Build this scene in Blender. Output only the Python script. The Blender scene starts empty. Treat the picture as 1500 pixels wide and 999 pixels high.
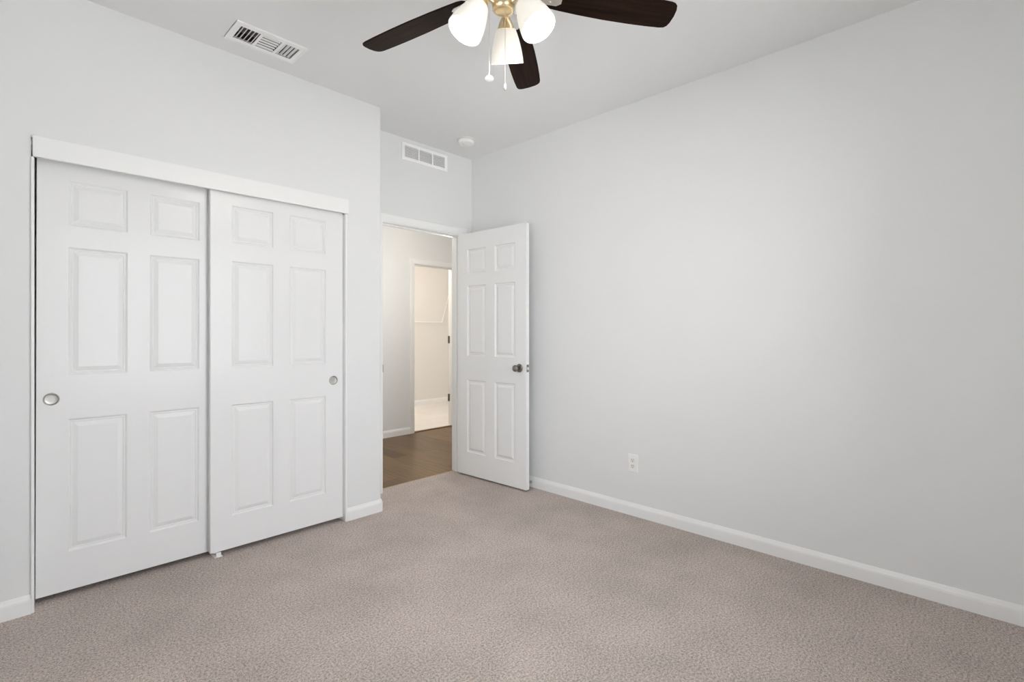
import bpy, bmesh, math, random
from mathutils import Vector, Matrix
R = math.radians
SC = bpy.context.scene
COL = SC.collection

# ------------------------------------------------------------------ camera, world, light, exposure
YAW = 43.795                                   # camera heading from +X towards +Y
cam_d = bpy.data.cameras.new('camera')
cam_d.sensor_width = 36.0
cam_d.lens = 736.29 / 1500 * 36.0
cam_d.shift_y = -12.5 / 1500
cam_d.clip_start = 0.02
cam = bpy.data.objects.new('camera', cam_d)
cam.location = (0, 0, 1.2136)
cam.rotation_euler = (R(90), 0, R(YAW - 90))
COL.objects.link(cam)
SC.camera = cam

SC.view_settings.view_transform = 'Standard'
SC.view_settings.look = 'None'
SC.view_settings.gamma = 1.0
SC.view_settings.use_curve_mapping = False
SC.view_settings.exposure = 0.0
SC.cycles.max_bounces = 16
SC.cycles.diffuse_bounces = 12
SC.cycles.glossy_bounces = 6
SC.cycles.transparent_max_bounces = 12
SC.cycles.sample_clamp_indirect = 6.0

SKY = 6.4
LAMP = 8.0                             # watts of each fan lamp
w = bpy.data.worlds.new('daylight')
SC.world = w
w.use_nodes = True
bg = w.node_tree.nodes['Background']
bg.inputs['Strength'].default_value = SKY
_n = w.node_tree.nodes
_tc = _n.new('ShaderNodeTexCoord')
_sx = _n.new('ShaderNodeSeparateXYZ')
_rp = _n.new('ShaderNodeValToRGB')           # sunlit ground below the horizon, bright hazy sky above
_mr = _n.new('ShaderNodeMapRange')
_mr.inputs['From Min'].default_value = -0.12
_mr.inputs['From Max'].default_value = 0.12
_rp.color_ramp.elements[0].color = (1.06, 1.07, 1.08, 1)
_rp.color_ramp.elements[1].color = (0.98, 1.02, 1.08, 1)
w.node_tree.links.new(_tc.outputs['Generated'], _sx.inputs[0])
w.node_tree.links.new(_sx.outputs['Z'], _mr.inputs['Value'])
w.node_tree.links.new(_mr.outputs['Result'], _rp.inputs['Fac'])
w.node_tree.links.new(_rp.outputs['Color'], bg.inputs['Color'])


def light(name, kind, loc, energy, color, size=0.1, rot=None, size_y=None):
    l = bpy.data.lights.new(name, kind)
    l.energy = energy
    l.color = color
    if kind == 'AREA':
        l.size = size
        if size_y:
            l.shape = 'RECTANGLE'
            l.size_y = size_y
    else:
        l.shadow_soft_size = size
    o = bpy.data.objects.new(name, l)
    o.location = loc
    if rot:
        o.rotation_euler = rot
    COL.objects.link(o)
    return o


# room planes (metres; the camera stands over the origin)
H = 2.74
XE, XW = 2.967, -0.333          # right wall, left wall
YC, YD, YS = 3.009, 3.339, -0.396   # closet wall, door wall, window wall
XJ = 1.856                      # corner where the closet wall steps back
YDB = 3.453                     # hall side of the door wall
YH, YHB = 5.08, 5.19            # far hall wall
YB = 6.95                       # back wall of the tiled room
WIN = [(0.45, 2.30, 0.60, 2.30)]       # window opening x0,x1,z0,z1 in the wall behind the camera
WINW = [(0.60, 1.40, 0.60, 2.20)]      # window opening y0,y1,z0,z1 in the left wall, added to even the light on the right wall

for i, (a, b, c, d) in enumerate(WIN):          # daylight portals
    po = light('sky_portal', 'AREA', ((a + b) / 2, YS - 0.16, (c + d) / 2), 1, (1, 1, 1), b - a, (R(90), 0, 0), d - c)
    po.rotation_euler = (R(90), 0, R(180))
    po.data.cycles.is_portal = True
for i, (a, b, c, d) in enumerate(WINW):
    po = light('sky_portal', 'AREA', (XW - 0.16, (a + b) / 2, (c + d) / 2), 1, (1, 1, 1), d - c, (0, R(-90), 0), b - a)
    po.data.cycles.is_portal = True
light('hall_fill', 'POINT', (3.05, 3.60, 1.95), 36, (1.0, 0.95, 0.88), 0.12)  # unseen fill added to brighten the hall, no fixture belongs to it
light('tiled_room_light', 'POINT', (4.02, 5.70, 2.30), 34, (1.0, 0.90, 0.79), 0.08)

# ------------------------------------------------------------------ materials


def mat(name, color, rough=0.6, metal=0.0, spec=0.5, bump=None, emit=None, coat=0.0):
    m = bpy.data.materials.new(name)
    m.use_nodes = True
    nt = m.node_tree
    b = nt.nodes['Principled BSDF']
    b.inputs['Base Color'].default_value = (*color, 1)
    b.inputs['Roughness'].default_value = rough
    b.inputs['Metallic'].default_value = metal
    b.inputs['Specular IOR Level'].default_value = spec
    b.inputs['Coat Weight'].default_value = coat
    if emit:
        b.inputs['Emission Color'].default_value = (*emit[0], 1)
        b.inputs['Emission Strength'].default_value = emit[1]
    if bump:
        sc, st, dist = bump
        tc = nt.nodes.new('ShaderNodeTexCoord')
        n = nt.nodes.new('ShaderNodeTexNoise')
        n.inputs['Scale'].default_value = sc
        n.inputs['Detail'].default_value = 3
        bp = nt.nodes.new('ShaderNodeBump')
        bp.inputs['Strength'].default_value = st
        bp.inputs['Distance'].default_value = dist
        nt.links.new(tc.outputs['Object'], n.inputs['Vector'])
        nt.links.new(n.outputs['Fac'], bp.inputs['Height'])
        nt.links.new(bp.outputs['Normal'], b.inputs['Normal'])
    return m


M_WALL = mat('wall_paint', (0.760, 0.767, 0.766), 0.7, spec=0.3, bump=(55, 0.10, 0.004))
M_CEIL = mat('ceiling_paint', (0.81, 0.815, 0.815), 0.85, spec=0.2, bump=(60, 0.10, 0.004))
M_TRIM = mat('white_trim_paint', (0.84, 0.845, 0.84), 0.38, spec=0.45)
M_DOOR = mat('white_door_paint', (0.81, 0.815, 0.815), 0.20, spec=0.20)
M_METAL_W = mat('white_enamel', (0.91, 0.91, 0.905), 0.4)
M_PLASTIC = mat('white_plastic', (0.85, 0.85, 0.84), 0.35)
M_IVORY = mat('off_white_plastic', (0.78, 0.77, 0.74), 0.45)
M_DARK = mat('dark_void', (0.03, 0.03, 0.03), 0.9)
M_DUCT = mat('duct_grey', (0.06, 0.06, 0.06), 0.8)
M_NICKEL = mat('satin_nickel', (0.50, 0.49, 0.47), 0.45, metal=1.0)
M_DKNICKEL = mat('dark_nickel', (0.24, 0.225, 0.205), 0.35, metal=1.0)
M_LAMPLIT_NICKEL = mat('lamplit_satin_nickel', (0.80, 0.66, 0.43), 0.28, metal=1.0)  # fan nickel with the warm glow of the lamps put into its colour
M_CHAIN = mat('chain_metal', (0.80, 0.78, 0.74), 0.3, metal=1.0)
M_WARMWALL = mat('warm_wall_paint', (0.74, 0.725, 0.70), 0.7, spec=0.3)
M_SHADE = mat('frosted_glass', (0.74, 0.72, 0.67), 0.35, emit=((1.0, 0.92, 0.79), 0.30))
M_BULB = mat('lamp_bulb', (1, 1, 1), 0.4, emit=((1.0, 0.93, 0.80), 9.0))


def carpet_mat():
    m = bpy.data.materials.new('beige_carpet')
    m.use_nodes = True
    nt = m.node_tree
    b = nt.nodes['Principled BSDF']
    b.inputs['Roughness'].default_value = 1.0
    b.inputs['Specular IOR Level'].default_value = 0.1
    tc = nt.nodes.new('ShaderNodeTexCoord')

    def noise(sc, det, rough=0.6):
        n = nt.nodes.new('ShaderNodeTexNoise')
        n.inputs['Scale'].default_value = sc
        n.inputs['Detail'].default_value = det
        n.inputs['Roughness'].default_value = rough
        nt.links.new(tc.outputs['Object'], n.inputs['Vector'])
        return n
    fine = noise(320, 2, 0.7)
    tuft = noise(115, 3, 0.75)
    big = noise(2.6, 4, 0.6)
    r1 = nt.nodes.new('ShaderNodeValToRGB')
    r1.color_ramp.elements[0].position = 0.36
    r1.color_ramp.elements[0].color = (0.140, 0.118, 0.106, 1)
    r1.color_ramp.elements[1].position = 0.60
    r1.color_ramp.elements[1].color = (0.72, 0.632, 0.578, 1)
    mx = nt.nodes.new('ShaderNodeMix')
    mx.data_type = 'FLOAT'
    mx.inputs['Factor'].default_value = 0.5
    nt.links.new(fine.outputs['Fac'], mx.inputs['A'])
    nt.links.new(tuft.outputs['Fac'], mx.inputs['B'])
    nt.links.new(mx.outputs['Result'], r1.inputs['Fac'])
    # pile lying in different directions: large soft patches
    r2 = nt.nodes.new('ShaderNodeValToRGB')
    r2.color_ramp.elements[0].position = 0.35
    r2.color_ramp.elements[0].color = (0.90, 0.90, 0.90, 1)
    r2.color_ramp.elements[1].position = 0.65
    r2.color_ramp.elements[1].color = (1.06, 1.05, 1.05, 1)
    nt.links.new(big.outputs['Fac'], r2.inputs['Fac'])
    mm = nt.nodes.new('ShaderNodeMix')
    mm.data_type = 'RGBA'
    mm.blend_type = 'MULTIPLY'
    mm.inputs['Factor'].default_value = 1.0
    nt.links.new(r1.outputs['Color'], mm.inputs['A'])
    nt.links.new(r2.outputs['Color'], mm.inputs['B'])
    nt.links.new(mm.outputs['Result'], b.inputs['Base Color'])
    bp = nt.nodes.new('ShaderNodeBump')
    bp.inputs['Strength'].default_value = 0.8
    bp.inputs['Distance'].default_value = 0.004
    nt.links.new(mx.outputs['Result'], bp.inputs['Height'])
    nt.links.new(bp.outputs['Normal'], b.inputs['Normal'])
    return m


M_CARPET = carpet_mat()


def plank_mat():
    m = bpy.data.materials.new('brown_plank_floor')
    m.use_nodes = True
    nt = m.node_tree
    b = nt.nodes['Principled BSDF']
    b.inputs['Roughness'].default_value = 0.30
    b.inputs['IOR'].default_value = 1.22
    tc = nt.nodes.new('ShaderNodeTexCoord')
    mp = nt.nodes.new('ShaderNodeMapping')
    mp.inputs['Rotation'].default_value = (0, 0, R(90))
    nt.links.new(tc.outputs['Object'], mp.inputs['Vector'])
    br = nt.nodes.new('ShaderNodeTexBrick')
    br.inputs['Scale'].default_value = 1.0
    br.inputs['Brick Width'].default_value = 1.2
    br.inputs['Row Height'].default_value = 0.17
    br.inputs['Mortar Size'].default_value = 0.0012
    br.inputs['Color1'].default_value = (0.105, 0.060, 0.026, 1)
    br.inputs['Color2'].default_value = (0.200, 0.122, 0.056, 1)
    br.inputs['Mortar'].default_value = (0.08, 0.05, 0.035, 1)
    nt.links.new(mp.outputs['Vector'], br.inputs['Vector'])
    mp2 = nt.nodes.new('ShaderNodeMapping')
    mp2.inputs['Scale'].default_value = (26, 1.1, 1)
    nt.links.new(tc.outputs['Object'], mp2.inputs['Vector'])
    n = nt.nodes.new('ShaderNodeTexNoise')
    n.inputs['Scale'].default_value = 2.2
    n.inputs['Detail'].default_value = 6
    n.inputs['Roughness'].default_value = 0.65
    nt.links.new(mp2.outputs['Vector'], n.inputs['Vector'])
    r = nt.nodes.new('ShaderNodeValToRGB')
    r.color_ramp.elements[0].position = 0.3
    r.color_ramp.elements[0].color = (0.60, 0.58, 0.56, 1)
    r.color_ramp.elements[1].position = 0.7
    r.color_ramp.elements[1].color = (1.28, 1.28, 1.28, 1)
    nt.links.new(n.outputs['Fac'], r.inputs['Fac'])
    mm = nt.nodes.new('ShaderNodeMix')
    mm.data_type = 'RGBA'
    mm.blend_type = 'MULTIPLY'
    mm.inputs['Factor'].default_value = 1.0
    nt.links.new(br.outputs['Color'], mm.inputs['A'])
    nt.links.new(r.outputs['Color'], mm.inputs['B'])
    nt.links.new(mm.outputs['Result'], b.inputs['Base Color'])
    return m


M_PLANK = plank_mat()


def tile_mat():
    m = bpy.data.materials.new('pale_floor_tile')
    m.use_nodes = True
    nt = m.node_tree
    b = nt.nodes['Principled BSDF']
    b.inputs['Roughness'].default_value = 0.4
    tc = nt.nodes.new('ShaderNodeTexCoord')
    br = nt.nodes.new('ShaderNodeTexBrick')
    br.inputs['Scale'].default_value = 1.0
    br.inputs['Brick Width'].default_value = 0.6
    br.inputs['Row Height'].default_value = 0.3
    br.inputs['Mortar Size'].default_value = 0.004
    br.inputs['Color1'].default_value = (0.80, 0.78, 0.75, 1)
    br.inputs['Color2'].default_value = (0.77, 0.75, 0.72, 1)
    br.inputs['Mortar'].default_value = (0.66, 0.63, 0.58, 1)
    nt.links.new(tc.outputs['Object'], br.inputs['Vector'])
    nt.links.new(br.outputs['Color'], b.inputs['Base Color'])
    return m


M_TILE = tile_mat()


def blade_mat():
    m = bpy.data.materials.new('espresso_wood')
    m.use_nodes = True
    nt = m.node_tree
    b = nt.nodes['Principled BSDF']
    b.inputs['Roughness'].default_value = 0.45
    b.inputs['Specular IOR Level'].default_value = 0.04
    tc = nt.nodes.new('ShaderNodeTexCoord')
    mp = nt.nodes.new('ShaderNodeMapping')
    mp.inputs['Scale'].default_value = (3, 60, 3)
    nt.links.new(tc.outputs['Object'], mp.inputs['Vector'])
    n = nt.nodes.new('ShaderNodeTexNoise')
    n.inputs['Scale'].default_value = 1.0
    n.inputs['Detail'].default_value = 5
    nt.links.new(mp.outputs['Vector'], n.inputs['Vector'])
    r = nt.nodes.new('ShaderNodeValToRGB')
    r.color_ramp.elements[0].position = 0.3
    r.color_ramp.elements[0].color = (0.007, 0.004, 0.003, 1)
    r.color_ramp.elements[1].position = 0.75
    r.color_ramp.elements[1].color = (0.026, 0.013, 0.0085, 1)
    nt.links.new(n.outputs['Fac'], r.inputs['Fac'])
    nt.links.new(r.outputs['Color'], b.inputs['Base Color'])
    return m


M_BLADE = blade_mat()


def glass_mat():
    m = bpy.data.materials.new('window_glass')
    m.use_nodes = True
    nt = m.node_tree
    nt.nodes.clear()
    out = nt.nodes.new('ShaderNodeOutputMaterial')
    tr = nt.nodes.new('ShaderNodeBsdfTransparent')
    gl = nt.nodes.new('ShaderNodeBsdfGlossy')
    gl.inputs['Roughness'].default_value = 0.02
    fr = nt.nodes.new('ShaderNodeFresnel')
    fr.inputs['IOR'].default_value = 1.45
    mx = nt.nodes.new('ShaderNodeMixShader')
    nt.links.new(fr.outputs['Fac'], mx.inputs['Fac'])
    nt.links.new(tr.outputs['BSDF'], mx.inputs[1])
    nt.links.new(gl.outputs['BSDF'], mx.inputs[2])
    nt.links.new(mx.outputs['Shader'], out.inputs['Surface'])
    return m


M_GLASS = glass_mat()

# ------------------------------------------------------------------ mesh helpers


def obj(name, bm, material, parent=None, smooth=False, loc=None, bevel=None, rot=None):
    bmesh.ops.remove_doubles(bm, verts=bm.verts, dist=1e-6)
    bmesh.ops.recalc_face_normals(bm, faces=bm.faces)
    me = bpy.data.meshes.new(name)
    bm.to_mesh(me)
    bm.free()
    me.materials.append(material)
    o = bpy.data.objects.new(name, me)
    COL.objects.link(o)
    if smooth:
        for p in me.polygons:
            p.use_smooth = True
        try:
            me.set_sharp_from_angle(angle=R(40))
        except Exception:
            pass
    if loc:
        o.location = loc
    if rot:
        o.rotation_euler = rot
    if parent:
        o.parent = parent
    if bevel:
        md = o.modifiers.new('bevel', 'BEVEL')
        md.width = bevel
        md.segments = 3
        md.limit_method = 'ANGLE'
        md.angle_limit = R(40)
    return o


def box(bm, x0, x1, y0, y1, z0, z1):
    vs = [bm.verts.new((x, y, z)) for z in (z0, z1) for y in (y0, y1) for x in (x0, x1)]
    for f in ((0, 1, 3, 2), (4, 5, 7, 6), (0, 1, 5, 4), (2, 3, 7, 6), (0, 2, 6, 4), (1, 3, 7, 5)):
        bm.faces.new([vs[i] for i in f])


def slab_holes(bm, u0, u1, v0, v1, t0, t1, holes, place):
    """slab in u,v with rectangular holes, thickness t0..t1; place(u,v,t)->xyz"""
    us = sorted({u0, u1, *[h[0] for h in holes], *[h[1] for h in holes]})
    vs = sorted({v0, v1, *[h[2] for h in holes], *[h[3] for h in holes]})
    cache = {}

    def V(u, v, t):
        k = (round(u, 5), round(v, 5), round(t, 5))
        if k not in cache:
            cache[k] = bm.verts.new(place(u, v, t))
        return cache[k]

    def solid(i, j):
        if i < 0 or j < 0 or i >= len(us) - 1 or j >= len(vs) - 1:
            return False
        cu, cv = (us[i] + us[i + 1]) / 2, (vs[j] + vs[j + 1]) / 2
        return not any(h[0] < cu < h[1] and h[2] < cv < h[3] for h in holes)
    for i in range(len(us) - 1):
        for j in range(len(vs) - 1):
            if not solid(i, j):
                continue
            a, b, c, d = us[i], us[i + 1], vs[j], vs[j + 1]
            for t in (t0, t1):
                bm.faces.new([V(a, c, t), V(b, c, t), V(b, d, t), V(a, d, t)])
            for (di, dj, p, q) in ((-1, 0, (a, c), (a, d)), (1, 0, (b, c), (b, d)), (0, -1, (a, c), (b, c)), (0, 1, (a, d), (b, d))):
                if not solid(i + di, j + dj):
                    bm.faces.new([V(*p, t0), V(*q, t0), V(*q, t1), V(*p, t1)])


def prism(bm, pts, z0, z1, place=lambda x, y, z: (x, y, z)):
    lo = [bm.verts.new(place(x, y, z0)) for x, y in pts]
    hi = [bm.verts.new(place(x, y, z1)) for x, y in pts]
    n = len(pts)
    bm.faces.new(lo)
    bm.faces.new(hi)
    for i in range(n):
        bm.faces.new([lo[i], lo[(i + 1) % n], hi[(i + 1) % n], hi[i]])


def lathe(bm, prof, seg=32, mtx=Matrix()):
    """profile [(r,z)] turned round z"""
    rings = []
    for r, z in prof:
        if r < 1e-6:
            rings.append([bm.verts.new(mtx @ Vector((0, 0, z)))])
        else:
            rings.append([bm.verts.new(mtx @ Vector((r * math.cos(2 * math.pi * k / seg), r * math.sin(2 * math.pi * k / seg), z))) for k in range(seg)])
    for a, b in zip(rings, rings[1:]):
        for k in range(seg):
            k2 = (k + 1) % seg
            if len(a) == 1 and len(b) == 1:
                continue
            if len(a) == 1:
                bm.faces.new([a[0], b[k], b[k2]])
            elif len(b) == 1:
                bm.faces.new([a[k], a[k2], b[0]])
            else:
                bm.faces.new([a[k], a[k2], b[k2], b[k]])


def tube(bm, pts, r, seg=12):
    pts = [Vector(p) for p in pts]
    rings = []
    up = Vector((0, 0, 1))
    for i, p in enumerate(pts):
        d = (pts[min(i + 1, len(pts) - 1)] - pts[max(i - 1, 0)]).normalized()
        a = d.cross(up)
        if a.length < 1e-3:
            a = d.cross(Vector((1, 0, 0)))
        a.normalize()
        b = d.cross(a)
        rings.append([bm.verts.new(p + r * (math.cos(2 * math.pi * k / seg) * a + math.sin(2 * math.pi * k / seg) * b)) for k in range(seg)])
    for A, B in zip(rings, rings[1:]):
        for k in range(seg):
            bm.faces.new([A[k], A[(k + 1) % seg], B[(k + 1) % seg], B[k]])
    bm.faces.new(rings[0])
    bm.faces.new(rings[-1])


def sweep(bm, path, prof, place, closed_ends=True):
    """mitred sweep of prof [(offset to the left of the path, height)] along a 2-D polyline"""
    P = [Vector(p) for p in path]
    n = len(P)
    rings = []
    for i in range(n):
        if i == 0:
            d1 = d2 = (P[1] - P[0]).normalized()
        elif i == n - 1:
            d1 = d2 = (P[-1] - P[-2]).normalized()
        else:
            d1, d2 = (P[i] - P[i - 1]).normalized(), (P[i + 1] - P[i]).normalized()
        n1, n2 = Vector((-d1.y, d1.x)), Vector((-d2.y, d2.x))
        m = (n1 + n2)
        m = m / m.dot(n1) if m.length > 1e-6 else n1
        rings.append([bm.verts.new(place(*(P[i] + m * o), h)) for o, h in prof])
    k = len(prof)
    for A, B in zip(rings, rings[1:]):
        for j in range(k):
            bm.faces.new([A[j], A[(j + 1) % k], B[(j + 1) % k], B[j]])
    bm.faces.new(rings[0])
    bm.faces.new(rings[-1])


def struct(o, label=None, cat=None):
    o['kind'] = 'structure'
    if label:
        o['label'] = label
        o['category'] = cat
    return o


def thing(name, label, cat, loc=(0, 0, 0), rotz=0, group=None):
    o = bpy.data.objects.new(name, None)
    COL.objects.link(o)
    o.empty_display_size = 0.1
    o.location = loc
    o.rotation_euler = (0, 0, rotz)
    o['label'] = label
    o['category'] = cat
    if group:
        o['group'] = group
    return o


# ------------------------------------------------------------------ floors and ceilings
REG = (0.866, 1.168, 2.684, 2.842)      # hole of the ceiling register
YT = 3.425                              # where the carpet meets the planks
bm = bmesh.new()
prism(bm, [(XW - .12, YS - .12), (XE + .12, YS - .12), (XE + .12, YD + .02), (2.836, YD + .02), (2.836, YT), (2.068, YT), (2.068, YD + .02), (XJ - .05, YD + .02), (XJ - .05, YC + .04), (1.59, YC + .04), (1.59, 3.75), (0.0, 3.75), (0.0, YC + .04), (XW - .12, YC + .04)], -0.1, 0.0)
struct(obj('floor', bm, M_CARPET), 'beige cut pile bedroom carpet', 'carpet')

bm = bmesh.new()
box(bm, 1.60, 6.2, YT + .0005, YH + .03, -0.1, -0.006)
struct(obj('floor_hall', bm, M_PLANK), 'brown wood plank floor of the hallway', 'floor')
bm = bmesh.new()
box(bm, 3.2, 6.4, YH + .0305, YB + .1, -0.1, 0.0)
struct(obj('floor_tiled_room', bm, M_TILE), 'pale tiled floor beyond the hallway doorway', 'floor')

bm = bmesh.new()
slab_holes(bm, XW - .12, XE + .12, YS - .12, YDB, H, H + .12, [REG], lambda u, v, t: (u, v, t))
struct(obj('ceiling', bm, M_CEIL))
bm = bmesh.new()
box(bm, -0.1, 1.599, YDB + .0005, 3.82, H, H + .12)
struct(obj('ceiling_closet', bm, M_CEIL))
bm = bmesh.new()
box(bm, 1.60, 6.2, YDB + .0005, YHB - .05, H, H + .12)
struct(obj('ceiling_hall', bm, M_WARMWALL))
bm = bmesh.new()
box(bm, 3.1, 6.4, YHB - .049, YB + .1, 2.5, 2.86)
struct(obj('ceiling_tiled_room', bm, M_WARMWALL))

# ------------------------------------------------------------------ walls
CX0, CX1, CZ = 0.130, 1.597, 2.06        # closet opening
DX0, DX1, DZ = 2.050, 2.854, 2.071       # bedroom doorway rough opening
VENT = (2.262, 2.662, 2.590, 2.684)      # hole of the wall vent

bm = bmesh.new()
box(bm, XW - .12, CX0, YC, YC + .115, 0, H)
box(bm, CX0, CX1, YC, YC + .115, CZ, H)
rr = 0.018
arc = [(XJ - rr + rr * math.sin(R(a)), YC + rr - rr * math.cos(R(a))) for a in range(0, 91, 15)]
prism(bm, [(CX1, YC)] + arc + [(XJ, YDB), (XJ - .11, YDB), (XJ - .11, YC + .115), (CX1, YC + .115)], 0, H)
struct(obj('wall_north', bm, M_WALL, smooth=True))

bm = bmesh.new()
slab_holes(bm, XJ, XE, 0, H, YD, YDB, [(DX0, DX1, -1, DZ), VENT], lambda u, v, t: (u, t, max(v, 0)))
struct(obj('wall_alcove', bm, M_WALL))
bm = bmesh.new()
box(bm, XE, XE + .12, YS - .12, YDB, 0, H)
struct(obj('wall_east', bm, M_WALL))
bm = bmesh.new()
slab_holes(bm, YS - .12, YC, 0, H, XW - .12, XW, WINW, lambda u, v, t: (t, u, v))
struct(obj('wall_west', bm, M_WALL))
bm = bmesh.new()
slab_holes(bm, XW, XE, 0, H, YS - .12, YS, WIN, lambda u, v, t: (u, t, v))
struct(obj('wall_south', bm, M_WALL))

# closet interior behind the sliding doors
bm = bmesh.new()
box(bm, -0.06, XJ - .11, 3.75, 3.80, 0, H)
struct(obj('wall_closet_back', bm, M_WALL))
bm = bmesh.new()
box(bm, -0.06, 0.0, YC + .115, 3.75, 0, H)
struct(obj('wall_closet_west', bm, M_WALL))
bm = bmesh.new()
box(bm, XJ - .16, XJ - .11, YDB, 3.75, 0, H)
struct(obj('wall_closet_east', bm, M_WALL))

# hallway and the tiled room beyond it
HX0, HX1, HZ = 3.567, 4.222, 2.063
bm = bmesh.new()
slab_holes(bm, XJ - .16, 6.2, -.05, H, YH, YHB, [(HX0, HX1, -1, HZ)], lambda u, v, t: (u, t, max(v, -.05)))
struct(obj('wall_hall_north', bm, M_WALL))
bm = bmesh.new()
box(bm, XE, 6.2, YDB - .11, YDB, -.05, H)
struct(obj('wall_hall_south', bm, M_WALL))
bm = bmesh.new()
box(bm, XJ - .16, XJ - .0, 3.80, YH, -.05, H)
struct(obj('wall_hall_west', bm, M_WALL))
bm = bmesh.new()
box(bm, 6.1, 6.2, YDB, YH, -.05, H)
struct(obj('wall_hall_east', bm, M_WALL))
bm = bmesh.new()
box(bm, 3.1, 6.4, YB, YB + .1, -.05, 2.5)
struct(obj('wall_tiled_room_north', bm, M_WARMWALL))
bm = bmesh.new()
box(bm, 3.1, 3.2, YHB, YB, -.05, 2.5)
struct(obj('wall_tiled_room_west', bm, M_WARMWALL))
bm = bmesh.new()
box(bm, 6.3, 6.4, YHB, YB, -.05, 2.5)
struct(obj('wall_tiled_room_east', bm, M_WARMWALL))

# ------------------------------------------------------------------ window behind the camera, and the one added on the left for its light
def window(n, a, b, c, d, place):
    """sash window in u,v with depth t measured out of the room"""
    def vbox(bm, u0, u1, t0, t1, v0, v1):
        k = len(bm.verts)
        box(bm, u0, u1, t0, t1, v0, v1)
        bm.verts.ensure_lookup_table()
        for v in bm.verts[k:]:
            v.co = place(v.co.x, v.co.z, v.co.y)
    bm = bmesh.new()
    fw = 0.045
    slab_holes(bm, a, b, c, d, .05, .10, [(a + fw, b - fw, c + fw, (c + d) / 2 - fw / 2), (a + fw, b - fw, (c + d) / 2 + fw / 2, d - fw)], place)
    o = struct(obj('window_%d' % n, bm, M_PLASTIC))
    bm = bmesh.new()
    vbox(bm, a + fw, b - fw, .074, .078, c + fw, d - fw)
    obj('pane', bm, M_GLASS, o)
    bm = bmesh.new()
    vbox(bm, a - .03, b + .03, -.02, .048, c - .02, c)
    obj('window_sill', bm, M_TRIM, o, bevel=.004)


for q in WIN:
    window(1, *q, lambda u, v, t: Vector((u, YS - t, v)))
for q in WINW:
    window(2, *q, lambda u, v, t: Vector((XW - t, u, v)))

# ------------------------------------------------------------------ baseboards
BB = [(0, 0), (.013, 0), (.013, .054), (.0115, .063), (.008, .070), (.0055, .076), (.003, .081), (0, .082)]


def baseboard(name, path, h=1.0):
    bm = bmesh.new()
    sweep(bm, path, [(o, z * h) for o, z in BB], lambda x, y, z: (x, y, z))
    return struct(obj(name, bm, M_TRIM))


g = 0.0005
# paths run so that the room lies on the left hand
arcb = [(XJ - rr + (rr + g) * math.sin(R(a)), YC + rr - (rr + g) * math.cos(R(a))) for a in range(90, -1, -15)]
baseboard('baseboard_north_return', [(XJ + g, YD - .016)] + arcb + [(CX1 + .0005, YC - g)])
baseboard('baseboard_north', [(CX0 - .0005, YC - g), (XW + .016, YC - g)])
baseboard('baseboard_east', [(XE - g, YS + .016), (XE - g, YD - .017)])
baseboard('baseboard_west', [(XW + g, YC - .001), (XW + g, YS + .001)])
baseboard('baseboard_south', [(XW + .016, YS + g), (XE - .001, YS + g)])
baseboard('baseboard_alcove', [(XE - .001, YD - g), (2.910, YD - g)])
bm = bmesh.new()
sweep(bm, [(3.520, YH - g), (XJ + .002, YH - g)], [(o, z - .006) for o, z in BB], lambda x, y, z: (x, y, z))
struct(obj('baseboard_hall', bm, M_TRIM))
baseboard('baseboard_tiled_room', [(6.299, YB - g), (3.201, YB - g)])

# ------------------------------------------------------------------ door frames (jambs, stops, casings)
CAS = [(0, 0), (0, .009), (.006, .011), (.016, .012), (.040, .0155), (.052, .016), (.058, .014), (.060, .010), (.060, 0)]


def casing(name, x0, x1, ztop, y, sgn, zb=0.0):
    """three-sided casing; inner edge x0,x1,ztop on the wall plane y, proud by sgn"""
    bm = bmesh.new()
    path = [(x0, zb), (x0, ztop), (x1, ztop), (x1, zb)]
    sweep(bm, path, [(o, t) for o, t in CAS], lambda a, b, t: (a, y + sgn * (t + g), b))
    return struct(obj(name, bm, M_TRIM))


def jamb(name, x0, x1, zt, y0, y1, th=.018, stop=None, zb=0.0):
    bm = bmesh.new()
    box(bm, x0, x0 + th, y0, y1, zb, zt - th)
    box(bm, x1 - th, x1, y0, y1, zb, zt - th)
    box(bm, x0, x1, y0, y1, zt - th, zt)
    if stop:
        s0, s1 = stop
        box(bm, x0 + th, x0 + th + .011, s0, s1, zb, zt - th - .011)
        box(bm, x1 - th - .011, x1 - th, s0, s1, zb, zt - th - .011)
        box(bm, x0 + th, x1 - th, s0, s1, zt - th - .011, zt - th)
    return struct(obj(name, bm, M_TRIM, bevel=.0015))


casing('trim_1', DX0 + .013, DX1 - .013, DZ - .013, YD, -1)
j = jamb('trim_2', DX0 + .0005, DX1 - .0005, DZ - .0005, YD - .001, YDB + .001, stop=(YD + .04, YD + .075))
bm = bmesh.new()      # strike plate with its lip on the left jamb
box(bm, 2.0686, 2.0700, YD - .006, YD + .03, .913, .970)
obj('strike_plate', bm, M_DKNICKEL, j)
casing('trim_3', HX0 + .013, HX1 - .013, HZ - .013, YH, -1, zb=-.006)
jj = jamb('trim_4', HX0 + .0005, HX1 - .0005, HZ - .0005, YH - .001, YHB + .001, zb=0.0, stop=(YH + .03, YH + .065))
for z in (0.312, 1.072):
    bm = bmesh.new()
    box(bm, HX1 - .0225, HX1 - .0187, YHB - .040, YHB - .002, z, z + .095)
    tube(bm, [(HX1 - .026, YHB - .004, z), (HX1 - .026, YHB - .004, z + .095)], .006)
    obj('hinge', bm, M_DKNICKEL, jj)
bm = bmesh.new()
box(bm, HX0 + .019, HX1 - .019, YH + .012, YH + .052, -.0055, .003)
struct(obj('trim_5', bm, mat('brown_threshold', (0.22, 0.14, 0.09), 0.5), bevel=.002))
bm = bmesh.new()
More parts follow.
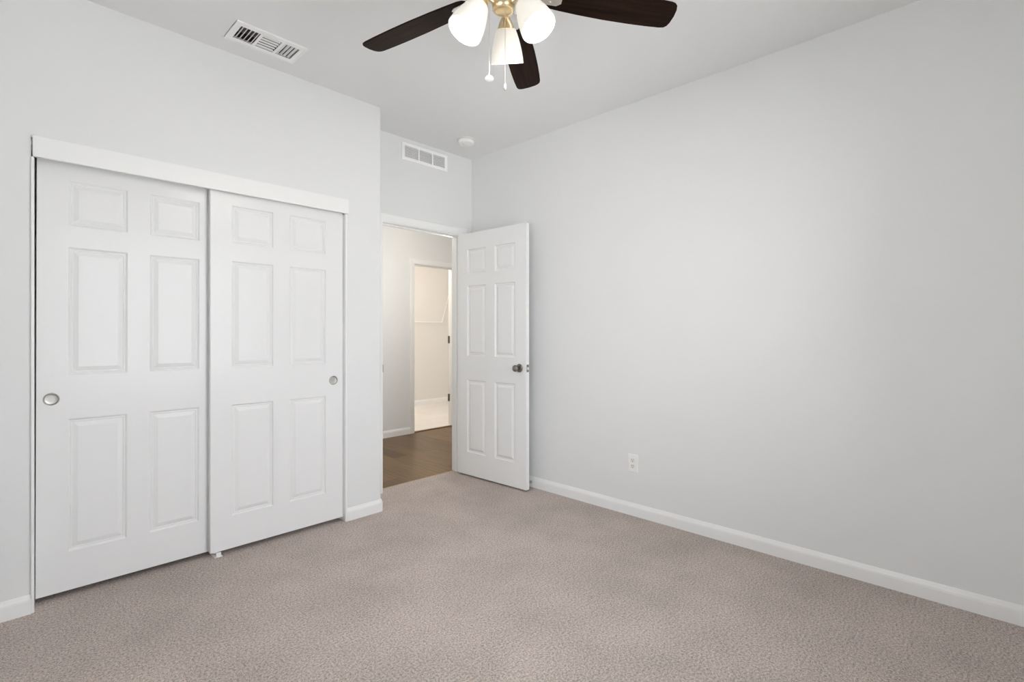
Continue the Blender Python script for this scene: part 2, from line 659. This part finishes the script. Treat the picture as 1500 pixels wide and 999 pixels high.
box(bm, 2.069, 2.835, YT - .010, YT + .0, .0003, .004)
struct(obj('trim_6', bm, mat('tan_carpet_edge', (0.50, 0.40, 0.30), 0.9), bevel=.0015))

# closet header board and side jambs
bm = bmesh.new()
box(bm, 0.134, 1.606, YC - .020, YC - g, 1.975, 2.067)
struct(obj('trim_7', bm, M_TRIM, bevel=.002))
bm = bmesh.new()
box(bm, CX0 - .002, CX0 + .010, YC - .012, YC + .115, 0, 1.9745)
struct(obj('trim_8', bm, M_TRIM, bevel=.004))
bm = bmesh.new()
box(bm, CX1 - .012, CX1 + .002, YC - .012, YC + .115, 0, 1.9745)
struct(obj('trim_9', bm, M_TRIM, bevel=.004))
bm = bmesh.new()      # track hidden behind the header
box(bm, CX0 + .0, CX1, YC + .012, YC + .113, 2.032, CZ)
struct(obj('trim_10', bm, M_METAL_W))

# ------------------------------------------------------------------ six-panel doors
PROF = [(i, d * 1.3) for i, d in [(0, 0), (.0015, -.0010), (.005, -.0042), (.009, -.0060), (.0115, -.0052), (.0135, -.0050), (.0155, -.0066), (.018, -.0068), (.033, -.0022), (.036, -.0012), (.0385, -.0010)]]


def panel_door(name, width, z0, z1, thick, panels, hole=None):
    """door in local x 0..width, front face at y=0 looking -y, back at y=thick"""
    bm = bmesh.new()
    for face in (0, 1):
        y = 0 if face == 0 else thick
        s = 1 if face == 0 else -1
        rects = list(panels)
        hs = None
        if hole and face == 0:
            hx, hz, hr = hole
            hs = (hx - hr - .01, hx + hr + .01, hz - hr - .01, hz + hr + .01)
            rects.append(hs)
        us = sorted({0, width, *[h[0] for h in rects], *[h[1] for h in rects]})
        vs = sorted({z0, z1, *[h[2] for h in rects], *[h[3] for h in rects]})
        for i in range(len(us) - 1):
            for k in range(len(vs) - 1):
                cu, cv = (us[i] + us[i + 1]) / 2, (vs[k] + vs[k + 1]) / 2
                if any(h[0] < cu < h[1] and h[2] < cv < h[3] for h in rects):
                    continue
                bm.faces.new([bm.verts.new(p) for p in ((us[i], y, vs[k]), (us[i + 1], y, vs[k]), (us[i + 1], y, vs[k + 1]), (us[i], y, vs[k + 1]))])
        for (a, b, c, d) in panels:
            prev = None
            for ins, dep in PROF:
                q = [bm.verts.new((x, y - s * dep, z)) for x, z in ((a + ins, c + ins), (b - ins, c + ins), (b - ins, d - ins), (a + ins, d - ins))]
                if prev:
                    for e in range(4):
                        bm.faces.new([prev[e], prev[(e + 1) % 4], q[(e + 1) % 4], q[e]])
                prev = q
            bm.faces.new(prev)
        if hs:
            n = 32
            ring, sq = [], []
            for e in range(n):
                t = 2 * math.pi * e / n + math.pi / 4
                cx, cz = math.cos(t), math.sin(t)
                ring.append(bm.verts.new((hx + hr * cx, 0, hz + hr * cz)))
                m = (hr + .01) / max(abs(cx), abs(cz))
                sq.append(bm.verts.new((hx + m * cx, 0, hz + m * cz)))
            for e in range(n):
                f = (e + 1) % n
                bm.faces.new([ring[e], ring[f], sq[f], sq[e]])
            back = [bm.verts.new((v.co.x, .012, v.co.z)) for v in ring]
            for e in range(n):
                f = (e + 1) % n
                bm.faces.new([ring[e], ring[f], back[f], back[e]])
            bm.faces.new(back)
    for (a, b) in (((0, z0), (width, z0)), ((width, z0), (width, z1)), ((width, z1), (0, z1)), ((0, z1), (0, z0))):
        bm.faces.new([bm.verts.new((a[0], 0, a[1])), bm.verts.new((b[0], 0, b[1])), bm.verts.new((b[0], thick, b[1])), bm.verts.new((a[0], thick, a[1]))])
    return obj(name, bm, M_DOOR)


def rows(x):
    return [(xa, xb, za, zb) for xa, xb in x for za, zb in ((.205, .815), (1.018, 1.607), (1.706, 1.913))]


def finger_pull(parent, x, z):
    bm = bmesh.new()
    mtx = Matrix.Translation((x, 0, z)) @ Matrix.Rotation(R(90), 4, 'X')     # local +z -> -y
    lathe(bm, [(0.0, -.0066), (.012, -.0066), (.0205, -.0064), (.0236, -.0052), (.0244, -.0010), (.0250, .0018), (.0265, .0026), (.0282, .0022), (.0290, .0003), (.0262, .0002), (.0258, -.0085), (0, -.0095)], 48, mtx)
    return obj('finger_pull', bm, M_NICKEL, parent, smooth=True)


dl = panel_door('door_2', .7515, .028, 2.026, .035, rows([(.106, .326), (.416, .636)]), hole=(.050, .912, .0255))
dl.location = (.1465, YC + .066, 0)
dl.rotation_euler = (0, .0026, 0)
struct(dl, 'left sliding closet door, white six-panel, sitting behind the other one', 'closet door')
finger_pull(dl, .050, .912)
dr = panel_door('door_3', .758, .027, 2.028, .035, rows([(.104, .326), (.420, .644)]), hole=(.694, .910, .0255))
dr.location = (.8255, YC + .020, 0)
struct(dr, 'right sliding closet door, white six-panel, running in front of the other', 'closet door')
finger_pull(dr, .694, .910)

# hinged bedroom door, open against the right wall; local x runs from the hinge to the latch edge
ang = math.atan2(2.560 - 3.325, 2.829 - 2.800)
DW = .762
dh = panel_door('door_1', DW, .014, 2.050, .035, rows([(.112, .330), (.432, .650)]))
dh.location = (2.800, 3.325, 0)
dh.rotation_euler = (0, 0, ang)
struct(dh, 'white six-panel bedroom door standing open near the right wall', 'door')
kx, kz = DW - .066, .940
bm = bmesh.new()
mtx = Matrix.Translation((kx, 0, kz)) @ Matrix.Rotation(R(90), 4, 'X')
lathe(bm, [(0, .0008), (.0325, .0008), (.0325, .004), (.030, .008), (.022, .0115), (.013, .013), (0, .013)], 40, mtx)
obj('knob_rose', bm, M_DKNICKEL, dh, smooth=True)
bm = bmesh.new()
lathe(bm, [(0, .0125), (.0115, .0125), (.0105, .025), (.012, .031), (.019, .036), (.0245, .043), (.026, .051), (.024, .058), (.017, .0635), (.008, .065), (0, .065)], 40, mtx)
obj('knob', bm, M_DKNICKEL, dh, smooth=True)
bm = bmesh.new()      # knob on the far face
mtx2 = Matrix.Translation((kx, .035, kz)) @ Matrix.Rotation(R(-90), 4, 'X')
lathe(bm, [(0, .0008), (.0325, .0008), (.0325, .004), (.030, .008), (.013, .013), (.0105, .025), (.012, .031), (.0245, .043), (.026, .051), (.017, .0635), (0, .065)], 40, mtx2)
obj('knob', bm, M_DKNICKEL, dh, smooth=True)
bm = bmesh.new()
box(bm, DW + .0002, DW + .0022, .005, .030, kz - .0285, kz + .0285)
lp = obj('latch_plate', bm, M_DKNICKEL, dh)
bm = bmesh.new()
prism(bm, [(DW + .0022, .009), (DW + .0022, .026), (DW + .010, .024), (DW + .011, .022)], kz - .010, kz + .010)
obj('latch_bolt', bm, M_NICKEL, lp)
for z in (.22, 1.03, 1.80):
    bm = bmesh.new()
    tube(bm, [(-.006, .041, z), (-.006, .041, z + .09)], .0055)
    box(bm, -.0022, -.0002, .004, .040, z, z + .09)
    obj('hinge', bm, M_NICKEL, dh, smooth=False)

# ------------------------------------------------------------------ small fittings
# duplex outlet on the right wall (local: x along the wall, -y out of the wall)
ot = thing('wall_outlet', 'white duplex electrical outlet low on the bare right wall', 'outlet', (XE - .0006, 1.7285, .346), R(-90))
bm = bmesh.new()
W2, H2 = .0365, .0590
front = [(-W2 + .004, -H2 + .004), (W2 - .004, -H2 + .004), (W2 - .004, H2 - .004), (-W2 + .004, H2 - .004)]
lo = [bm.verts.new((x, 0, z)) for x, z in ((-W2, -H2), (W2, -H2), (W2, H2), (-W2, H2))]
mid = [bm.verts.new((v.co.x, -.003, v.co.z)) for v in lo]
hi = [bm.verts.new((x, -.006, z)) for x, z in front]
for A, B in ((lo, mid), (mid, hi)):
    for e in range(4):
        bm.faces.new([A[e], A[(e + 1) % 4], B[(e + 1) % 4], B[e]])
bm.faces.new(lo)
bm.faces.new(hi)
obj('cover_plate', bm, M_PLASTIC, ot)
for zc in (-.0195, .0195):
    bm = bmesh.new()
    pts = []
    for e in range(24):
        t = 2 * math.pi * e / 24
        pts.append((.0172 * math.cos(t), max(-.0135, min(.0135, .0172 * math.sin(t)))))
    prism(bm, pts, -.0062, -.0085, lambda x, y, z: (x, z, y + zc))
    rc = obj('receptacle', bm, M_IVORY, ot)
    bm = bmesh.new()
    box(bm, -.0075, -.0052, -.0092, -.0086, zc - .001, zc + .0085)
    box(bm, .0052, .0075, -.0092, -.0086, zc + .0005, zc + .0085)
    mt = Matrix.Translation((0, -.0086, zc - .0070)) @ Matrix.Rotation(R(90), 4, 'X')
    lathe(bm, [(0, 0), (.0028, 0), (.0028, .0006), (0, .0006)], 12, mt)
    obj('socket_slots', bm, M_DARK, rc)
bm = bmesh.new()
lathe(bm, [(0, 0), (.003, 0), (.0026, .0010), (0, .0013)], 16, Matrix.Translation((0, -.0061, 0)) @ Matrix.Rotation(R(90), 4, 'X'))
obj('screw', bm, M_PLASTIC, ot, smooth=True)

# door stop on the right baseboard
ds = thing('door_stop', 'small white-tipped door stop on the baseboard behind the open door', 'door stop', (XE - .0145, 2.625, .042), R(90))
mt = Matrix.Rotation(R(-90), 4, 'X')
mt = Matrix.Rotation(R(-90), 4, 'X') @ Matrix.Rotation(0, 4, 'Z')
bm = bmesh.new()
lathe(bm, [(0, 0), (.011, 0), (.011, .003), (.007, .006), (0, .006)], 20, mt)
obj('base_flange', bm, M_NICKEL, ds, smooth=True)
bm = bmesh.new()
pr = [(0, .006)]
for k in range(14):
    pr += [(.0042, .007 + k * .0026), (.0054, .0083 + k * .0026)]
pr += [(0, .044)]
lathe(bm, pr, 16, mt)
obj('spring', bm, M_NICKEL, ds, smooth=True)
bm = bmesh.new()
lathe(bm, [(0, .0440), (.0065, .0440), (.0072, .048), (.0068, .056), (.004, .0585), (0, .059)], 20, mt)
obj('rubber_tip', bm, M_PLASTIC, ds, smooth=True)

# floor guide under the closet doors
fg = thing('door_guide', 'small white plastic floor guide under the closet door edge', 'door guide', (.862, YC + .02, 0))
bm = bmesh.new()
box(bm, -.020, .020, -.012, .085, .0003, .004)
obj('base_plate', bm, M_PLASTIC, fg, bevel=.001)
for y0 in (-.012, .0395):
    bm = bmesh.new()
    box(bm, -.012, .012, y0, y0 + .005, .0042, .028 if y0 < 0 else .030)
    obj('guide_fin', bm, M_PLASTIC, fg, bevel=.0015)

# smoke detector
sd = thing('smoke_detector', 'round white smoke detector on the ceiling near the door corner', 'smoke detector', (2.618, 3.015, H - .0006))
bm = bmesh.new()
lathe(bm, [(0, 0), (.070, 0), (.071, -.004), (.069, -.009), (.062, -.010), (0, -.010)], 48)
obj('mounting_base', bm, M_IVORY, sd, smooth=True)
bm = bmesh.new()
lathe(bm, [(0, -.0105), (.058, -.0105), (.060, -.0125), (.0595, -.016), (.063, -.018), (.064, -.026), (.061, -.034), (.052, -.039), (.040, -.041), (.036, -.0400), (.034, -.0400), (.030, -.0425), (.015, -.044), (0, -.0445)], 48)
obj('housing', bm, M_PLASTIC, sd, smooth=True)
bm = bmesh.new()
lathe(bm, [(0, -.040), (.008, -.040), (.008, -.0455), (.006, -.047), (0, -.0472)], 20, Matrix.Translation((-.032, -.010, 0)))
obj('test_button', bm, M_IVORY, sd, smooth=True)

# ------------------------------------------------------------------ wall vent over the door
wv = thing('wall_vent', 'white three-section louvered vent grille on the wall above the doorway', 'vent', ((VENT[0] + VENT[1]) / 2, YD - .0006, (VENT[2] + VENT[3]) / 2))
vw, vh = .226, .0685
cols = [(-.198, -.072), (-.058, .064), (.078, .198)]
bm = bmesh.new()
slab_holes(bm, -vw, vw, -vh, vh, -.006, 0, [(a, b, -.044, .044) for a, b in cols], lambda u, v, t: (u, t, v))
obj('face_plate', bm, M_METAL_W, wv, bevel=.002)
for a, b in cols:
    bm = bmesh.new()
    for k in range(8):
        z = -.044 + .011 * (k + .5)
        prism(bm, [(-.0050, z + .0020), (-.0044, z + .0028), (.0050, z - .0022), (.0044, z - .0030)], a + .0003, b - .0003, lambda y, zz, x: (x, y, zz))
    obj('louvers', bm, M_METAL_W, wv)
bm = bmesh.new()
c0 = (VENT[0] + VENT[1]) / 2
bx0, bx1, bz0, bz1 = VENT[0] - c0 + .001, VENT[1] - c0 - .001, -.046, .046
slab_holes(bm, bx0, bx1, bz0, bz1, .011, .10, [(bx0 + .002, bx1 - .002, bz0 + .002, bz1 - .002)], lambda u, v, t: (u, t, v))
box(bm, bx0, bx1, .1005, .105, bz0, bz1)
obj('duct_box', bm, M_DUCT, wv)

# ------------------------------------------------------------------ ceiling register
rx, ry = (REG[0] + REG[1]) / 2, (REG[2] + REG[3]) / 2
cr = thing('ceiling_register', 'white three-way ceiling air register near the closet wall', 'vent', (rx, ry, H - .0006))
rw, rh = .175, .103
banks = [(-.145, -.052), (-.038, .052), (.066, .145)]
bm = bmesh.new()
hz = [(a, b, -.066, .066) for a, b in banks]
# rolled outer edge + flat face
slab_holes(bm, -rw + .008, rw - .008, -rh + .008, rh - .008, -.006, -.0035, hz, lambda u, v, t: (u, v, t))
for (x0, x1, y0, y1) in ((-rw, rw, -rh, -rh + .008), (-rw, rw, rh - .008, rh), (-rw, -rw + .008, -rh + .008, rh - .008), (rw - .008, rw, -rh + .008, rh - .008)):
    box(bm, x0, x1, y0, y1, -.0075, 0)
obj('face_plate', bm, M_METAL_W, cr, bevel=.0012)


def slats(pos, along, lean, span, name, k=1.0):
    bm = bmesh.new()
    for p in pos:
        s = lean
        q = [(p + s * .0065 * k, .0012 - .0064 * k), (p + s * (.0065 * k - .0007), .0004 - .0064 * k), (p - s * .0070 * k, .0004 + .0072 * k), (p - s * (.0070 * k - .0007), .0012 + .0072 * k)]
        if along == 'y':
            prism(bm, q, span[0], span[1], lambda x, z, y: (x, y, z))
        else:
            prism(bm, q, span[0], span[1], lambda y, z, x: (x, y, z))
    return obj(name, bm, M_METAL_W, cr)


slats([-.145 + .0186 * (k + .75) for k in range(5)], 'y', -1, (-.0655, .0655), 'left_louvers')
slats([-.066 + .0255 * (k + .80) for k in range(5)], 'x', 1, (-.0377, .0517), 'center_louvers', .50)
slats([.066 + .0195 * (k + .45) for k in range(4)], 'y', 1, (-.0655, .0655), 'right_louvers', .62)
bm = bmesh.new()
for k in range(5):
    box(bm, -.143, .143, -.056 + .026 * k, -.054 + .026 * k, .028, .050)
obj('damper', bm, mat('galvanised_damper', (0.30, 0.30, 0.30), 0.6), cr)
bm = bmesh.new()
a0, a1, b0, b1 = REG[0] - rx + .001, REG[1] - rx - .001, REG[2] - ry + .001, REG[3] - ry - .001
slab_holes(bm, a0, a1, b0, b1, .012, .115, [(a0 + .002, a1 - .002, b0 + .002, b1 - .002)], lambda u, v, t: (u, v, t))
box(bm, a0, a1, b0, b1, .1155, .118)
obj('duct_box', bm, M_DUCT, cr)

# ------------------------------------------------------------------ rail and brace on the tiled room's wall
sr = thing('wall_rail', 'thin white wall rail with end bracket and diagonal brace in the far tiled room', 'rail', (5.0, YB - .001, 1.39))
bm = bmesh.new()
tube(bm, [(-1.0, -.06, 0), (.455, -.06, 0)], .009)
obj('rail', bm, M_METAL_W, sr, smooth=True)
bm = bmesh.new()
lathe(bm, [(0, 0), (.022, 0), (.022, .004), (.010, .010), (.008, .05), (.013, .055), (.013, .068), (0, .070)], 20, Matrix.Translation((.455, 0, 0)) @ Matrix.Rotation(R(90), 4, 'X'))
obj('end_bracket', bm, M_IVORY, sr, smooth=True)
bm = bmesh.new()
tube(bm, [(.445, -.055, .012), (.655, -.010, .575)], .006)
br = obj('diagonal_brace', bm, M_METAL_W, sr, smooth=True)
bm = bmesh.new()
lathe(bm, [(0, 0), (.014, 0), (.014, .012), (.008, .02), (0, .02)], 16, Matrix.Translation((.662, 0, .590)) @ Matrix.Rotation(R(90), 4, 'X'))
obj('wall_clip', bm, M_DKNICKEL, br, smooth=True)

# ------------------------------------------------------------------ ceiling fan
FX, FY, ZB = 1.317, 1.306, 2.425
fan = thing('ceiling_fan', 'brushed nickel ceiling fan with dark wood blades and three lit glass shades', 'ceiling fan', (FX, FY, H - .0006))


def zf(z):
    return z - (H - .0006)


bm = bmesh.new()
lathe(bm, [(0, 0), (.066, 0), (.068, -.010), (.062, -.035), (.045, -.055), (.020, -.065), (0, -.065)], 40)
obj('canopy', bm, M_LAMPLIT_NICKEL, fan, smooth=True)
bm = bmesh.new()
tube(bm, [(0, 0, -.063), (0, 0, zf(2.615))], .0125, 16)
obj('downrod', bm, M_LAMPLIT_NICKEL, fan, smooth=True)
bm = bmesh.new()
lathe(bm, [(0, zf(2.622)), (.030, zf(2.622)), (.060, zf(2.610)), (.092, zf(2.587)), (.100, zf(2.557)), (.100, zf(2.524)), (.090, zf(2.505)), (.074, zf(2.497)), (0, zf(2.497))], 48)
obj('motor_housing', bm, M_LAMPLIT_NICKEL, fan, smooth=True)
bm = bmesh.new()
lathe(bm, [(0, zf(2.4965)), (.048, zf(2.4965)), (.048, zf(2.458)), (.046, zf(2.430)), (.043, zf(2.424)), (.043, zf(2.412)), (.041, zf(2.404)), (.036, zf(2.399)), (.030, zf(2.3985)), (.027, zf(2.401)), (0, zf(2.4015))], 40)
hub = obj('light_fitter', bm, M_LAMPLIT_NICKEL, fan, smooth=True)

PHI = 33.6
for k in range(5):
    a = R(PHI + 72 * k)
    mt = Matrix.Translation((0, 0, zf(ZB + .051))) @ Matrix.Rotation(a, 4, 'Z') @ Matrix.Rotation(R(3.6), 4, 'Y') @ Matrix.Rotation(R(-11.5), 4, 'X')
    # blade outline (r, half width)
    out = [(.150, .030), (.158, .042), (.175, .049), (.22, .054), (.30, .060), (.40, .0645), (.50, .065), (.58, .063), (.630, .0600)]
    top = [(r, hw) for r, hw in out]
    tip = [(.648, .0560), (.657, .047), (.662, .030), (.6645, .0), (.662, -.030), (.656, -.047), (.646, -.0560)]
    pts = top + tip + [(r, -hw) for r, hw in reversed(out)]
    bm = bmesh.new()
    prism(bm, pts, 0, .006)
    b = obj('blade', bm, M_BLADE, fan, bevel=.0015)
    b.matrix_local = mt
    bm = bmesh.new()
    iron = [(.050, .017), (.100, .014), (.135, .020), (.160, .030), (.205, .030), (.222, .017), (.222, -.017), (.205, -.030), (.160, -.030), (.135, -.020), (.100, -.014), (.050, -.017)]
    prism(bm, iron, -.0045, -.0004)
    ir = obj('blade_iron', bm, M_CHAIN, b, bevel=.001)
    for sx, sy in ((.178, .017), (.178, -.017), (.205, 0)):
        bm = bmesh.new()
        lathe(bm, [(0, -.0045), (.0055, -.0045), (.0045, -.0070), (0, -.0078)], 12, Matrix.Translation((sx, sy, 0)))
        obj('screw', bm, M_CHAIN, ir, smooth=True)

# three shades round the fitter, 120 degrees apart
TILT = 28
for k in range(3):
    az = R(39 + 120 * k)
    e = Vector((math.cos(az), math.sin(az), 0))
    axis = (e * math.sin(R(TILT)) + Vector((0, 0, -math.cos(R(TILT))))).normalized()
    neck = Vector((0, 0, zf(2.394))) + e * .095
    q = axis.to_track_quat('Z', 'Y').to_matrix().to_4x4()
    mt = Matrix.Translation(neck) @ q
    bm = bmesh.new()
    tube(bm, [Vector((0, 0, zf(2.418))) + e * .036, Vector((0, 0, zf(2.428))) + e * .056, Vector((0, 0, zf(2.4275))) + e * .070, neck - axis * .030], .0085, 14)
    arm = obj('lamp_arm', bm, M_LAMPLIT_NICKEL, fan, smooth=True)
    bm = bmesh.new()
    lathe(bm, [(0, -.040), (.011, -.040), (.017, -.034), (.0235, -.022), (.029, -.010), (.0325, .002), (.0300, .002), (.026, -.008), (0, -.008)], 32, mt)
    obj('lamp_socket', bm, M_LAMPLIT_NICKEL, arm, smooth=True)
    bm = bmesh.new()
    outp = [(.0335, .0022), (.0365, .004), (.0420, .018), (.0485, .038), (.0540, .058), (.0590, .080), (.0625, .102), (.0640, .116), (.0642, .122)]
    inn = [(r - .0028, z) for r, z in reversed(outp)]
    lathe(bm, outp + inn + [(.0335, .0022)], 48, mt)
    sh = obj('lamp_shade', bm, M_SHADE, fan, smooth=True)
    bm = bmesh.new()
    lathe(bm, [(0, -.006), (.012, -.006), (.013, .020), (.020, .038), (.027, .055), (.029, .068), (.026, .082), (.016, .092), (0, .096)], 24, mt)
    obj('bulb', bm, M_BULB, fan, smooth=True)
    c = neck + axis * .105
    lo = light('lamp_light', 'POINT', c, LAMP, (1.0, 0.94, 0.86), .03)
    lo.parent = fan

# pull chains


def chain(pt, z1, kind):
    x, y, z0 = pt
    bm = bmesh.new()
    n = int((z0 - z1) / .0062)
    for i in range(n):
        z = z0 - (i + .5) * (z0 - z1) / n
        lathe(bm, [(0, .0019), (.0016, .0010), (.0019, 0), (.0016, -.0010), (0, -.0019)], 6, Matrix.Translation((x, y, z)))
    tube(bm, [(x, y, z0), (x, y, z1)], .0008, 6)
    c = obj('pull_chain', bm, M_CHAIN, fan)
    bm = bmesh.new()
    if kind == 0:
        lathe(bm, [(0, .010), (.004, .009), (.006, .004), (.0125, .002), (.0150, -.003), (.0140, -.009), (.008, -.0125), (0, -.0135)], 24, Matrix.Translation((x, y, z1 - .004)))
        obj('pull_disc', bm, M_PLASTIC, c, smooth=True)
    else:
        lathe(bm, [(0, .009), (.0022, .008), (.003, .004), (.0052, -.004), (.0060, -.010), (.0045, -.016), (.002, -.018), (0, -.0185)], 20, Matrix.Translation((x, y, z1 - .004)))
        obj('pull_fob', bm, M_NICKEL, c, smooth=True)


fwd = Vector((math.cos(R(YAW)), math.sin(R(YAW)), 0))
rgt = Vector((math.sin(R(YAW)), -math.cos(R(YAW)), 0))
p1 = rgt * -.052 + fwd * .0
p2 = rgt * .006 + fwd * .0
chain((p1.x, p1.y, zf(2.440)), zf(2.158), 0)
chain((p2.x, p2.y, zf(2.402)), zf(2.128), 1)
